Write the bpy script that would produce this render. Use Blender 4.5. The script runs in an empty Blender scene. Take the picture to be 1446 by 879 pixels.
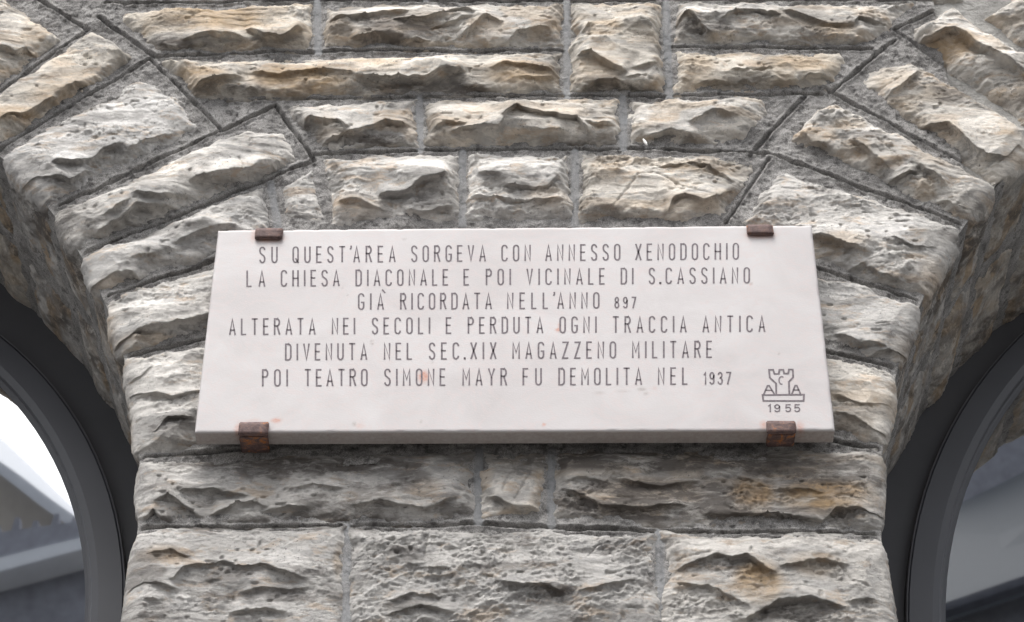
import bpy, math, numpy as np
from mathutils import Vector, Matrix

# ------------------------------------------------------------------ camera, sky, sun, exposure
S = bpy.context.scene
COL = S.collection
PITCH = math.radians(40.0)
FPX = 3775 * math.tan(PITCH)          # focal length in pixels of the 1446 px wide photograph
DIST, EYE = 3.65, 1.6                 # metres from the wall, height of the eye
cd = bpy.data.cameras.new("camera")
cam = bpy.data.objects.new("camera", cd); COL.objects.link(cam)
cam.location = (0, -DIST, EYE)
cam.rotation_euler = (math.radians(90) + PITCH, 0, 0)
cd.sensor_width = 36.0; cd.lens = FPX / 1446 * 36.0
cd.clip_start = 0.05; cd.clip_end = 500
S.camera = cam

SUN_EL, SUN_AZ = math.radians(64), math.radians(205)   # azimuth from +Y clockwise: high, over the street, a little left
W = bpy.data.worlds.new("World"); S.world = W; W.use_nodes = True
nt = W.node_tree; bg = nt.nodes['Background']
sky = nt.nodes.new('ShaderNodeTexSky'); sky.sky_type = 'NISHITA'; sky.sun_disc = False
sky.sun_elevation = SUN_EL; sky.sun_rotation = SUN_AZ
sky.air_density = 1.0; sky.dust_density = 4.0; sky.ozone_density = 1.0
hs = nt.nodes.new('ShaderNodeHueSaturation'); hs.inputs['Saturation'].default_value = 0.22
nt.links.new(sky.outputs[0], hs.inputs['Color']); nt.links.new(hs.outputs[0], bg.inputs['Color'])
bg.inputs['Strength'].default_value = 0.15
sl = bpy.data.lights.new("sun", 'SUN'); sl.energy = 1.0; sl.angle = math.radians(30); sl.color = (1, .98, .955)
sun = bpy.data.objects.new("sun", sl); COL.objects.link(sun)
sd = Vector((math.sin(SUN_AZ) * math.cos(SUN_EL), math.cos(SUN_AZ) * math.cos(SUN_EL), math.sin(SUN_EL)))
sun.rotation_euler = sd.to_track_quat('Z', 'Y').to_euler()
S.view_settings.view_transform = 'Standard'; S.view_settings.look = 'None'
S.view_settings.gamma = 1; S.view_settings.exposure = 1.16
S.render.engine = 'CYCLES'; S.cycles.pixel_filter_width = 1.1

# ------------------------------------------------------------------ helpers
def ray(px, py):
    x = px - 723.0; y = 439.5 - py; c, s = math.cos(PITCH), math.sin(PITCH)
    return np.array((x, FPX * c - y * s, FPX * s + y * c))
def at(px, py, y=0.0):                # point of the plane at depth y that the photograph shows at (px, py)
    d = ray(px, py); p = d * (DIST + y) / d[1]
    return np.array((p[0], y, p[2] + EYE))
def w2(px, py, y=0.0):
    p = at(px, py, y); return (p[0], p[2])

def tag(o, label=None, cat=None, group=None, kind=None):
    if label: o['label'] = label
    if cat: o['category'] = cat
    if group: o['group'] = group
    if kind: o['kind'] = kind
    return o
def empty(name, loc=(0, 0, 0), parent=None):
    o = bpy.data.objects.new(name, None); COL.objects.link(o); o.location = loc; o.parent = parent
    o.empty_display_size = .1
    return o
def mesh_obj(name, V, F, mat=None, parent=None, smooth=False, origin=None, attr=None):
    V = np.asarray(V, float)
    if origin is None: origin = V.mean(0) if len(V) else np.zeros(3)
    par = np.array(parent.matrix_basis.translation) if parent else np.zeros(3)
    me = bpy.data.meshes.new(name)
    Vl = V - origin
    if isinstance(F, np.ndarray):
        k = F.shape[1]
        me.vertices.add(len(Vl)); me.vertices.foreach_set('co', Vl.astype(np.float32).ravel())
        me.loops.add(F.size); me.loops.foreach_set('vertex_index', F.astype(np.int32).ravel())
        me.polygons.add(len(F)); me.polygons.foreach_set('loop_start', np.arange(0, F.size, k, dtype=np.int32))
        me.update(calc_edges=True)
    else:
        me.from_pydata([tuple(v) for v in Vl], [], F)
    if smooth: me.polygons.foreach_set('use_smooth', np.ones(len(me.polygons), bool))
    if attr is not None:
        a = me.color_attributes.new('tint', 'FLOAT_COLOR', 'POINT')
        a.data.foreach_set('color', attr.astype(np.float32).ravel())
    if mat: me.materials.append(mat)
    me.validate()
    o = bpy.data.objects.new(name, me); COL.objects.link(o)
    # parents chain sit unrotated: location is relative to the parent's world place
    base = np.zeros(3); q = parent
    while q: base += np.array(q.location); q = q.parent
    o.parent = parent; o.location = Vector(origin - base)
    return o
def grid_faces(nu, nv, keep=None):
    i = np.arange(nu * nv).reshape(nv, nu)
    F = np.stack([i[:-1, :-1], i[:-1, 1:], i[1:, 1:], i[1:, :-1]], -1).reshape(-1, 4)
    if keep is not None: F = F[keep.ravel()[F].any(1)]
    return F
def compact(V, F, A=None):
    u, inv = np.unique(F, return_inverse=True)
    return V[u], inv.reshape(F.shape), (A[u] if A is not None else None)

def hsh(i, j, seed):
    n = (i.astype(np.int64) * 374761393 + j.astype(np.int64) * 668265263 + seed * 974634777) & 0x7fffffff
    n = ((n ^ (n >> 13)) * 1274126177) & 0x7fffffff
    n = ((n ^ (n >> 15)) * 2246822519) & 0x7fffffff
    return ((n ^ (n >> 12)) & 0xffffff) / float(0xffffff)
def vn(x, y, seed=0):
    i = np.floor(x); j = np.floor(y); u = x - i; v = y - j
    u = u * u * u * (u * (u * 6 - 15) + 10); v = v * v * v * (v * (v * 6 - 15) + 10)
    a = hsh(i, j, seed); b = hsh(i + 1, j, seed); c = hsh(i, j + 1, seed); d = hsh(i + 1, j + 1, seed)
    return (a * (1 - u) + b * u) * (1 - v) + (c * (1 - u) + d * u) * v * 1.0
def fbm(x, y, seed=0, o=4, g=.5):
    s = 0; a = 1; t = 0
    for k in range(o):
        s = s + a * (vn(x * 2 ** k + 17.3 * k, y * 2 ** k - 9.1 * k, seed + k * 7) * 2 - 1); t += a; a *= g
    return s / t
def scoops(x, y, seed, off=.35):
    """lower envelope of paraboloids: concave flakes meeting in sharp ridges, 0..~1"""
    i0 = np.floor(x); j0 = np.floor(y); best = np.full(x.shape, 9.)
    for di in (-1, 0, 1):
        for dj in (-1, 0, 1):
            i = i0 + di; j = j0 + dj
            cx = i + .1 + .8 * hsh(i, j, seed); cy = j + .1 + .8 * hsh(i, j, seed + 5)
            a = off * hsh(i, j, seed + 9); gx = (hsh(i, j, seed + 13) - .5) * .8; gy = (hsh(i, j, seed + 17) - .5) * .8
            dx = x - cx; dy = y - cy
            best = np.minimum(best, a + dx * dx + dy * dy + gx * dx + gy * dy)
    return best
def sstep(a, b, x):
    t = np.clip((x - a) / (b - a), 0, 1); return t * t * (3 - 2 * t)

# ------------------------------------------------------------------ materials
def mat_new(name):
    m = bpy.data.materials.new(name); m.use_nodes = True
    n = m.node_tree; return m, n, n.nodes['Principled BSDF']
def nd(n, t, **k):
    x = n.nodes.new(t)
    for a, b in k.items(): setattr(x, a, b)
    return x
def noise(n, scale, detail=4, rough=.55, vec=None, dist=0):
    x = nd(n, 'ShaderNodeTexNoise'); x.inputs['Scale'].default_value = scale; x.inputs['Detail'].default_value = detail
    x.inputs['Roughness'].default_value = rough; x.inputs['Distortion'].default_value = dist
    if vec is not None: n.links.new(vec, x.inputs['Vector'])
    return x.outputs['Fac']
def ramp(n, fac, *st):
    r = nd(n, 'ShaderNodeValToRGB'); e = r.color_ramp.elements
    for k, (p, c) in enumerate(st):
        if k < 2: e[k].position = p
        else: e.new(p)
        e[k].color = (c if isinstance(c, tuple) else (c, c, c)) + (1,)
    n.links.new(fac, r.inputs[0]); return r.outputs[0]
def mix(n, f, a, b, mode='MIX'):
    x = nd(n, 'ShaderNodeMix', data_type='RGBA', blend_type=mode)
    for s, v in ((0, f), (6, a), (7, b)):
        if isinstance(v, (int, float)): x.inputs[s].default_value = v
        elif isinstance(v, tuple): x.inputs[s].default_value = v + (1,)
        else: n.links.new(v, x.inputs[s])
    return x.outputs[2]
def mathn(n, op, a, b=0.):
    x = nd(n, 'ShaderNodeMath', operation=op)
    for s, v in ((0, a), (1, b)):
        if isinstance(v, (int, float)): x.inputs[s].default_value = v
        else: n.links.new(v, x.inputs[s])
    return x.outputs[0]
def world_vec(n, sc=(1, 1, 1)):
    g = nd(n, 'ShaderNodeNewGeometry'); m = nd(n, 'ShaderNodeMapping'); m.inputs['Scale'].default_value = sc
    n.links.new(g.outputs['Position'], m.inputs['Vector']); return m.outputs[0]
def bump(n, bs, h, dist, strength=1.0, prev=None):
    b = nd(n, 'ShaderNodeBump'); b.inputs['Distance'].default_value = dist; b.inputs['Strength'].default_value = strength
    n.links.new(h, b.inputs['Height'])
    if prev is not None: n.links.new(prev, b.inputs['Normal'])
    n.links.new(b.outputs[0], bs.inputs['Normal']); return b.outputs[0]

def make_stone():
    m, n, bs = mat_new("rough_limestone")
    v = world_vec(n); vs = world_vec(n, (.55, 1, 1.6))
    at_ = nd(n, 'ShaderNodeAttribute', attribute_name='tint'); sp = nd(n, 'ShaderNodeSeparateColor'); n.links.new(at_.outputs['Color'], sp.inputs[0])
    och, warm, dirt = sp.outputs[0], sp.outputs[1], sp.outputs[2]
    base = mix(n, warm, (.665, .645, .615), (.70, .64, .55))
    cl = ramp(n, noise(n, 9, 6, .6, vs, .4), (.30, .86), (.64, 1.14))
    base = mix(n, 1.0, base, cl, 'MULTIPLY')
    cf = ramp(n, noise(n, 38, 8, .75, vs, .5), (.38, .74), (.46, .97), (.60, 1.03), (.68, 1.12))
    base = mix(n, 1.0, base, cf, 'MULTIPLY')
    # grey film patches with ragged edges
    gp = ramp(n, noise(n, 13, 9, .72, vs, .8), (.50, 0.), (.56, 1.))
    base = mix(n, mathn(n, 'MULTIPLY', gp, .48), base, (.33, .325, .32))
    # warm flecks
    wf = ramp(n, noise(n, 21, 8, .74, vs, .3), (.54, 0.), (.62, 1.))
    base = mix(n, mathn(n, 'MULTIPLY', wf, .55), base, (.58, .44, .31))
    # ochre iron stains
    on = ramp(n, noise(n, 16, 8, .7, vs, .6), (.34, .35), (.54, 1.))
    oc = mix(n, noise(n, 30, 3, .5, v), (.42, .26, .12), (.56, .42, .26))
    base = mix(n, mathn(n, 'MULTIPLY', och, on), base, oc)
    lt = mathn(n, 'ADD', mathn(n, 'MULTIPLY', at_.outputs['Alpha'], .62), .64)
    lc = nd(n, 'ShaderNodeCombineColor'); [n.links.new(lt, lc.inputs[i]) for i in range(3)]
    base = mix(n, 1.0, base, lc.outputs[0], 'MULTIPLY')
    # dark weathering film, with painted shade in the same mask
    dn = ramp(n, noise(n, 28, 8, .72, vs, .5), (.34, .0), (.52, 1.))
    base = mix(n, mathn(n, 'MULTIPLY', dirt, mathn(n, 'MULTIPLY', dn, .9)), base, (.115, .102, .092))
    fg = ramp(n, noise(n, 130, 8, .8, v, .4), (.32, .66), (.40, .97), (.60, 1.04), (.70, 1.12))
    base = mix(n, 1.0, base, fg, 'MULTIPLY')
    # pits and specks
    sk0 = ramp(n, noise(n, 150, 5, .7, v), (.33, .0), (.43, 1.))
    sk = mix(n, ramp(n, noise(n, 11, 4, .6, v), (.45, 0.), (.65, 1.)), (1., 1., 1.), sk0)
    base = mix(n, sk, (.16, .15, .14), base)
    n.links.new(base, bs.inputs['Base Color'])
    bs.inputs['Roughness'].default_value = .9; bs.inputs['Specular IOR Level'].default_value = .25
    b0 = bump(n, bs, noise(n, 45, 10, .80, vs, .6), .009, .75)
    b1 = bump(n, bs, noise(n, 210, 7, .80, v, .3), .0035, .8, b0)
    bump(n, bs, sk, .002, .5, b1)
    return m
def make_mortar():
    m, n, bs = mat_new("grey_mortar")
    v = world_vec(n)
    base = ramp(n, noise(n, 14, 7, .65, v), (.34, (.22, .212, .203)), (.66, (.43, .415, .398)))
    g = ramp(n, noise(n, 420, 3, .6, v), (.35, .55), (.65, 1.2))
    base = mix(n, 1.0, base, g, 'MULTIPLY')
    pd = ramp(n, noise(n, 60, 6, .7, v), (.36, 0.), (.46, 1.))
    base = mix(n, pd, (.14, .134, .13), base)
    a_ = nd(n, 'ShaderNodeAttribute', attribute_name='tint'); s_ = nd(n, 'ShaderNodeSeparateColor'); n.links.new(a_.outputs['Color'], s_.inputs[0])
    base = mix(n, mathn(n, 'MULTIPLY', s_.outputs[0], .85), base, ramp(n, noise(n, 20, 4, .6, v), (.3, (.235, .242, .250)), (.7, (.32, .325, .33))))
    n.links.new(base, bs.inputs['Base Color']); bs.inputs['Roughness'].default_value = .95
    bs.inputs['Specular IOR Level'].default_value = .2
    b1 = bump(n, bs, noise(n, 160, 7, .75, v), .005, .9)
    bump(n, bs, pd, .003, .6, b1)
    return m
def make_marble():
    m, n, bs = mat_new("pale_marble")
    v = world_vec(n, (1, 1, 1.4))
    base = ramp(n, noise(n, 5, 6, .6, v, .6), (.3, (.425, .395, .390)), (.7, (.510, .487, .482)))
    ve = ramp(n, noise(n, 9, 8, .7, v, 1.5), (.475, 0.), (.50, 1.), (.525, 0.))
    base = mix(n, mathn(n, 'MULTIPLY', ve, .38), base, (.52, .42, .40))
    sp = ramp(n, noise(n, 70, 3, .5, v), (.73, 0.), (.77, 1.))
    base = mix(n, mathn(n, 'MULTIPLY', sp, .35), base, (.45, .38, .36))
    at_ = nd(n, 'ShaderNodeAttribute', attribute_name='tint'); s3 = nd(n, 'ShaderNodeSeparateColor'); n.links.new(at_.outputs['Color'], s3.inputs[0])
    rn = ramp(n, noise(n, 120, 6, .7, v), (.3, .3), (.6, 1.))
    base = mix(n, mathn(n, 'MULTIPLY', s3.outputs[0], rn), base, (.46, .17, .09))
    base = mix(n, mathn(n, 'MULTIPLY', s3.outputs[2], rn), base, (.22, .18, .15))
    n.links.new(base, bs.inputs['Base Color']); bs.inputs['Roughness'].default_value = .55
    bump(n, bs, noise(n, 260, 4, .6, v), .0006, .5)
    return m
def make_simple(name, col, rough=.5, metal=0., bsc=None, bd=.001, var=.25, nsc=8):
    m, n, bs = mat_new(name)
    v = world_vec(n)
    lo = tuple(c * (1 - var) for c in col); hi = tuple(c * (1 + var) for c in col)
    n.links.new(ramp(n, noise(n, nsc, 6, .6, v), (.3, lo), (.7, hi)), bs.inputs['Base Color'])
    bs.inputs['Roughness'].default_value = rough; bs.inputs['Metallic'].default_value = metal
    if bsc: bump(n, bs, noise(n, bsc, 6, .7, v), bd)
    return m
def make_rust(name="rusty_iron", orange=0.):
    m, n, bs = mat_new(name)
    v = world_vec(n)
    c = ramp(n, noise(n, 55, 8, .72, v, .5), (.32, (.055, .030, .028)), (.48, (.115, .072, .066)), (.58 - orange, (.16, .095, .078)), (.68 - orange * 1.3, (.36, .13, .035)))
    n.links.new(c, bs.inputs['Base Color']); bs.inputs['Roughness'].default_value = .75
    bump(n, bs, noise(n, 260, 7, .7, v), .002, .8)
    return m
def make_glass():
    m, n, bs = mat_new("window_glass")
    bs.inputs['Base Color'].default_value = (.012, .014, .017, 1); bs.inputs['Roughness'].default_value = .02
    bs.inputs['IOR'].default_value = 8.0
    v = world_vec(n); bump(n, bs, noise(n, 1.6, 2, .5, v), .0010, .4)
    return m
M_STONE, M_MORTAR, M_MARBLE, M_RUST, M_GLASS = make_stone(), make_mortar(), make_marble(), make_rust(), make_glass()
M_RUST2 = make_rust("orange_rust", .075)
M_INK = make_simple("engraving_paint", (.150, .128, .138), .8, var=.35, nsc=120)
M_FRAME = make_simple("anthracite_metal", (.040, .041, .049), .42, 0, None, var=.10, nsc=4)
M_FRAMED = make_simple("dark_reveal_metal", (.060, .060, .066), .5, 0, None, var=.12, nsc=4)
M_EDGE = make_simple("bare_metal_edge", (.10, .10, .11), .6, .0)

# ------------------------------------------------------------------ the two arches
class Arch:
    def __init__(s, cx, cz, r, side, depth): s.c = (cx, EYE + cz); s.r = r + .010; s.side = side; s.depth = depth
    # q: distance outwards from the opening's edge, b: run along the edge (0 at the springing, up positive)
    def qb(s, x, z):
        dx = (x - s.c[0]) * s.side; dz = z - s.c[1]
        up = dz > 0; rr = np.hypot(dx, dz)
        q = np.where(up, rr - s.r, dx - s.r); b = np.where(up, s.r * np.arctan2(dz, dx), dz)
        return q, b
    def frame(s, b):                  # point on the edge and outward unit vector
        th = np.where(b > 0, b / s.r, 0.)
        ex = np.cos(th) * s.side; ez = np.sin(th)
        px = s.c[0] + s.r * ex; pz = s.c[1] + s.r * ez + np.where(b > 0, 0, b)
        return px, pz, ex, ez
    def hit(s, P0, P1):               # where the joint line P0 -> P1 (towards the opening) meets the edge
        P0 = np.array(P0); d = np.array(P1) - P0; ts = np.linspace(0, 6, 6001)
        q, b = s.qb(P0[0] + d[0] * ts, P0[1] + d[1] * ts); k = np.argmax(q < 0)
        return P0 + d * ts[k]
AL = Arch(-2.2784, 2.4542, 1.541, +1, .56)
AR = Arch(2.3904, 2.3874, 1.667, -1, .66)

# ------------------------------------------------------------------ what the photograph shows of each stone (photo pixels)
# ledges: bright brow above, dark break below.  (height in mm, [points])
LEDGES = [
 (12, [(0,73),(12,72),(25,75),(39,68),(52,75),(68,64),(91,49)]),
 (14, [(0,174),(17,166),(41,160),(68,145),(87,133),(108,118),(133,116),(153,100),(185,83)]),
 (16, [(353,41),(376,54),(399,55),(424,41)]), (9, [(262,56),(300,50),(333,50),(345,54)]), (7, [(228,60),(250,66),(290,60)]),
 (13, [(240,110),(277,124),(291,120),(337,111)]), (8, [(362,104),(395,106),(443,100),(470,104),(499,110)]),
 (15, [(353,124),(376,133),(409,138),(426,131),(441,136),(457,133),(500,127)]),
 (14, [(508,112),(531,112),(552,114),(564,111),(573,114),(604,114),(623,108),(652,106)]),
 (9, [(697,100),(716,95),(740,97),(785,103)]), (8, [(655,122),(700,126),(740,128),(790,126)]), (6, [(740,112),(765,113),(790,110)]),
 (10, [(467,31),(492,29),(510,25),(540,19),(573,18)]), (9, [(558,31),(602,29),(635,20),(656,19),(668,23)]), (7, [(610,39),(637,34),(662,29)]),
 (12, [(655,50),(687,27),(706,36)]), (10, [(655,60),(686,60),(716,60),(731,46),(750,43),(772,40)]), (9, [(500,54),(530,48),(562,55),(600,56)]),
 (16, [(816,82),(833,80),(845,87),(870,100),(880,104)]), (14, [(818,125),(845,116),(870,116),(899,124),(939,133)]), (6, [(884,112),(905,110)]), (8, [(895,98),(915,95),(932,93)]), (6, [(812,45),(822,46),(834,38)]),
 (12, [(959,28),(971,24),(981,31),(992,41),(1010,54)]), (12, [(1021,31),(1037,20),(1069,20),(1098,27)]), (7, [(1027,52),(1056,53),(1089,50)]),
 (10, [(1110,23),(1139,29),(1168,36),(1205,37),(1212,27),(1240,31),(1256,34)]), (8, [(1110,60),(1150,62),(1195,60),(1225,52)]),
 (10, [(984,116),(1008,112),(1023,114),(1040,116),(1048,112),(1066,115)]), (13, [(1085,116),(1127,114),(1143,107),(1174,106),(1188,104)]), (7, [(1033,100),(1050,102),(1064,98),(1089,100)]),
 (20, [(1291,56),(1324,51),(1345,45),(1362,56),(1378,71),(1399,83),(1422,95),(1446,113)]),
 (12, [(1208,119),(1243,138),(1270,122),(1296,103)]), (14, [(1248,139),(1275,162),(1304,174),(1337,176),(1366,203),(1393,220),(1422,218),(1438,204)]),
 (12, [(1130,184),(1146,199),(1169,206),(1194,224)]), (11, [(1202,201),(1229,220),(1250,237)]), (14, [(1200,240),(1246,256),(1290,247)]), (12, [(1295,239),(1310,249),(1331,262)]), (8, [(1324,284),(1339,282),(1350,294)]),
 (14, [(1147,334),(1171,340),(1198,351),(1220,357)]), (7, [(1194,378),(1220,370)]), (8, [(1225,376),(1243,387),(1268,395)]), (7,[(1260,340),(1290,352),(1320,350)]),
 (11, [(1186,470),(1213,481),(1249,487)]), (9, [(1228,498),(1256,490),(1280,494)]),
 (8, [(1183,584),(1213,596),(1245,609)]), (6, [(1180,560),(1215,572),(1250,566)]),
 (15, [(423,179),(439,168),(460,173),(477,175),(489,183)]), (14, [(456,200),(487,191),(510,185),(530,178),(545,172),(572,176)]), (7, [(500,205),(540,203),(572,200)]),
 (11, [(617,183),(631,175),(654,177)]), (10, [(642,187),(660,183),(685,184),(704,188),(714,177)]), (14, [(712,173),(731,158),(747,164),(783,167),(791,171),(814,170),(830,189)]),
 (11, [(743,187),(762,187),(793,187)]), (13, [(600,200),(623,206),(652,212),(673,205),(689,202)]), (11, [(702,204),(735,199),(760,205),(797,201),(840,204)]), (8, [(829,176),(864,178)]),
 (12, [(890,196),(922,189),(947,183),(972,189),(989,198)]), (7, [(976,173),(1009,162),(1028,167)]), (13, [(964,208),(989,202),(1034,204),(1060,200)]),
 (16, [(540,276),(573,272),(596,260),(623,258),(633,250)]), (9, [(575,293),(596,297),(637,291)]), (9, [(483,287),(505,283),(537,295)]), (7, [(495,305),(560,306),(620,308)]),
 (9, [(716,264),(756,268),(774,266),(787,254)]), (8, [(664,276),(700,280),(740,284),(790,284)]), (6, [(676,248),(700,252)]),
 (7, [(937,237),(968,233),(1001,237),(1036,256)]), (10, [(943,297),(951,283),(966,279),(995,289),(1010,285)]), (11, [(1000,288),(1024,272),(1038,266),(1059,270)]), (11, [(830,300),(860,299),(901,301),(951,306),(1005,304)]),
 (12, [(80,232),(118,230),(137,222),(149,212),(170,206)]), (12, [(28,252),(54,249),(79,251),(100,257),(122,241)]), (8, [(183,212),(207,197),(240,188)]),
 (8, [(153,307),(182,292)]), (15, [(138,328),(172,311),(195,295),(224,293),(250,290)]), (20, [(275,257),(306,250),(346,243),(356,241),(385,234),(402,241)]), (11,[(196,282),(225,284),(262,276)]),
 (13, [(132,395),(165,385),(186,383),(204,395)]), (8, [(194,366),(224,359)]), (8, [(250,345),(290,330),(330,322)]),
 (15, [(166,480),(196,466),(239,460),(277,450),(300,444)]), (8, [(185,492),(230,480),(280,478)]),
 (9, [(190,552),(221,556),(246,563),(283,556)]), (13, [(219,610),(239,593),(267,595)]), (7, [(190,532),(212,522)]),
 (11, [(199,733),(217,717),(236,739)]), (13, [(219,705),(238,696),(257,707),(280,722)]), (11, [(255,690),(304,686),(346,697)]), (12, [(300,720),(331,709),(356,705),(372,713)]), (9, [(383,718),(404,711),(437,714)]), (10, [(400,741),(450,734),(500,730),(560,736),(640,730)]),
 (7, [(405,690),(440,684),(480,688)]), (9, [(500,712),(540,706),(600,716),(640,704)]),
 (13, [(683,700),(708,703),(727,715),(766,716)]), (6, [(790,678),(827,674),(856,682)]), (10, [(792,686),(822,698),(850,712),(900,716),(960,710)]),
 (8, [(1040,670),(1060,676),(1078,685)]), (7, [(1093,692),(1125,690),(1158,695)]), (13, [(1000,722),(1059,723),(1098,721),(1141,729),(1161,732),(1180,717),(1212,718),(1240,722)]), (8,[(880,678),(930,684),(985,676)]),
 (14, [(246,818),(261,799),(280,795),(316,792),(343,802),(375,799),(425,815)]), (13, [(184,830),(204,820),(247,831)]), (7, [(343,836),(371,829),(398,831),(430,829)]), (8, [(200,844),(227,847)]), (8,[(205,782),(240,776),(265,784)]), (9,[(330,862),(370,856),(400,862)]),
 (7, [(572,793),(605,801),(633,803)]), (9, [(555,845),(581,836),(623,842)]), (9, [(548,866),(596,853),(640,862)]), (15, [(708,822),(741,827),(767,827),(792,836)]), (10, [(825,835),(860,826),(895,818)]), (5,[(600,815),(640,812)]),
 (12, [(957,804),(988,791),(1013,783),(1033,788)]), (15, [(1033,788),(1053,785),(1090,810)]), (10, [(960,822),(999,828),(1027,840),(1052,856)]), (14, [(1053,876),(1098,848),(1149,845),(1190,858)]), (10, [(1105,800),(1155,789),(1192,796)]), (7,[(1200,850),(1240,846)]),
]
# iron stains: px, py, half width, half height, strength
OCHRE = [(300,26,110,26,.75),(425,112,85,24,.8),(280,112,50,18,.7),(740,108,70,18,.65),(470,45,30,18,.4),(690,42,35,18,.3),(62,28,35,26,.35),(90,140,60,22,.45),(20,165,50,16,.6),
 (852,48,30,16,.6),(845,105,35,20,.5),(1175,45,40,12,.6),(1125,92,70,18,.6),(985,95,30,20,.45),(1340,68,50,22,.75),(1260,110,36,22,.3),(1275,150,30,18,.3),(1150,205,25,15,.3),(1320,230,35,16,.3),
 (1062,695,40,26,.9),(1165,700,75,28,1.),(920,690,90,22,.4),(1070,825,40,34,.9),(1150,800,45,20,.4),(232,784,40,15,.5),(480,790,12,30,.4),(1000,238,60,16,.35),(640,195,45,14,.35),(760,160,110,12,.3),
 (560,28,90,14,.2),(775,283,40,20,.35),(170,400,40,12,.4),(225,478,70,10,.4),(1190,345,45,14,.4),(1215,570,40,30,.25),(500,292,50,16,.3),(720,728,24,14,.6),(600,690,30,16,.3),
 (50,400,60,60,.35),(130,480,40,70,.5),(1330,420,40,60,.5),(1290,520,30,60,.4)]
DIRT_SHADE = [(420,655,200,16,.7),(900,650,300,18,.9),(725,660,45,20,.6),(900,715,120,22,.8),(420,735,240,12,.5),(240,690,50,10,.3),(1150,650,60,14,.5),(560,45,90,26,.8),(480,40,30,20,.4),(590,128,120,14,.8),(300,130,60,14,.7),(300,66,120,12,.6),(990,40,40,18,.4),(920,700,150,26,.85),(1000,720,120,16,.6),(860,205,120,8,.6),(540,200,50,14,.7),(440,185,20,14,.5),  # grime, plus shade below the plaque and under ledges put into the colour
 (1060,120,60,12,.6),(1230,205,60,20,.3),(40,240,40,20,.35),(320,262,60,12,.4),(180,330,40,16,.5),(1340,130,80,20,.3),(1320,190,60,26,.5),(610,280,40,22,.5),(330,815,60,14,.45),(760,840,50,14,.6),(570,855,40,12,.5),
 (1130,865,70,16,.55),(1000,800,40,12,.5),(870,120,60,12,.6),(60,330,80,80,.5),(1400,330,70,80,.6),(170,560,30,60,.3),(1310,480,40,80,.4),(1190,600,40,20,.35),(240,600,40,14,.4),(400,60,60,12,.5)]
# clean pale skins of the stones
LIGHT = [(290,235,90,22,1.),(200,160,60,30,.8),(100,210,50,20,.8),(40,45,40,22,.8),(110,95,60,20,.7),(40,140,30,20,.7),(560,18,100,8,.8),(710,40,40,16,.8),(540,90,180,10,.8),(660,93,60,10,.8),
 (850,28,34,14,.6),(985,20,30,10,.8),(1190,20,50,10,.8),(490,157,70,9,1.),(650,160,40,12,1.),(800,158,60,9,.9),(930,165,40,14,.9),(1000,180,50,12,.8),(600,245,50,14,1.),(740,240,50,20,1.),(880,270,50,25,.6),(960,262,60,20,.6),
 (1220,320,90,22,.9),(1120,290,50,20,.8),(1370,180,70,22,.9),(1250,190,60,18,.7),(1360,260,40,18,.7),(1200,430,60,30,.7),(1215,550,35,30,.6),(240,340,90,16,.6),(230,435,70,14,.7),(230,525,50,14,.7),(240,680,50,14,.6),(1390,60,30,20,.8),
 (1270,130,30,10,.7),(600,790,60,16,.5),(420,790,50,20,.6),(1150,770,80,12,.5),(1000,775,50,10,.6),(400,30,40,16,.3),(350,90,60,8,.5)]
CRACKS = [[(710,702),(718,678),(738,670),(748,672)],[(727,714),(738,694),(747,676)],[(713,770),(715,786),(722,803)],[(606,762),(600,795)],[(130,162),(148,160),(160,166)],[(186,158),(192,166)],[(865,302),(900,262),(921,256)],[(921,256),(960,276),(1005,290)],
 [(1205,122),(1240,136),(1270,120)],[(540,170),(546,155),(556,150)],[(1040,60),(1090,62),(1140,66)],[(470,160),(480,148)],[(955,800),(1000,790)],[(830,795),(842,780),(870,772)],[(1180,800),(1200,830),(1225,840)],[(660,60),(668,45)],[(1000,230),(1036,250)],[(1236,210),(1262,232)],[(340,240),(352,260)],[(820,150),(828,176)],[(1212,690),(1228,712),(1240,700)],[(440,100),(462,120),(478,128)]]
def patch(lst, U, V):
    s = np.zeros(U.shape)
    for px, py, rx, ry, st in lst:
        cx, cz = w2(px, py, -.02); k = abs(w2(px + 1, py)[0] - w2(px, py)[0]); kz = abs(w2(px, py + 1)[1] - w2(px, py)[1])
        d = np.hypot((U - cx) / (rx * k), (V - cz) / (ry * kz))
        s = np.maximum(s, st * (1 - sstep(.45, 1.15, d)))
    return s
LW = []
for a, pts in LEDGES:
    P = np.array([w2(x, y, -.024) for x, y in pts]); LW.append((a / 1000., P))

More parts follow.
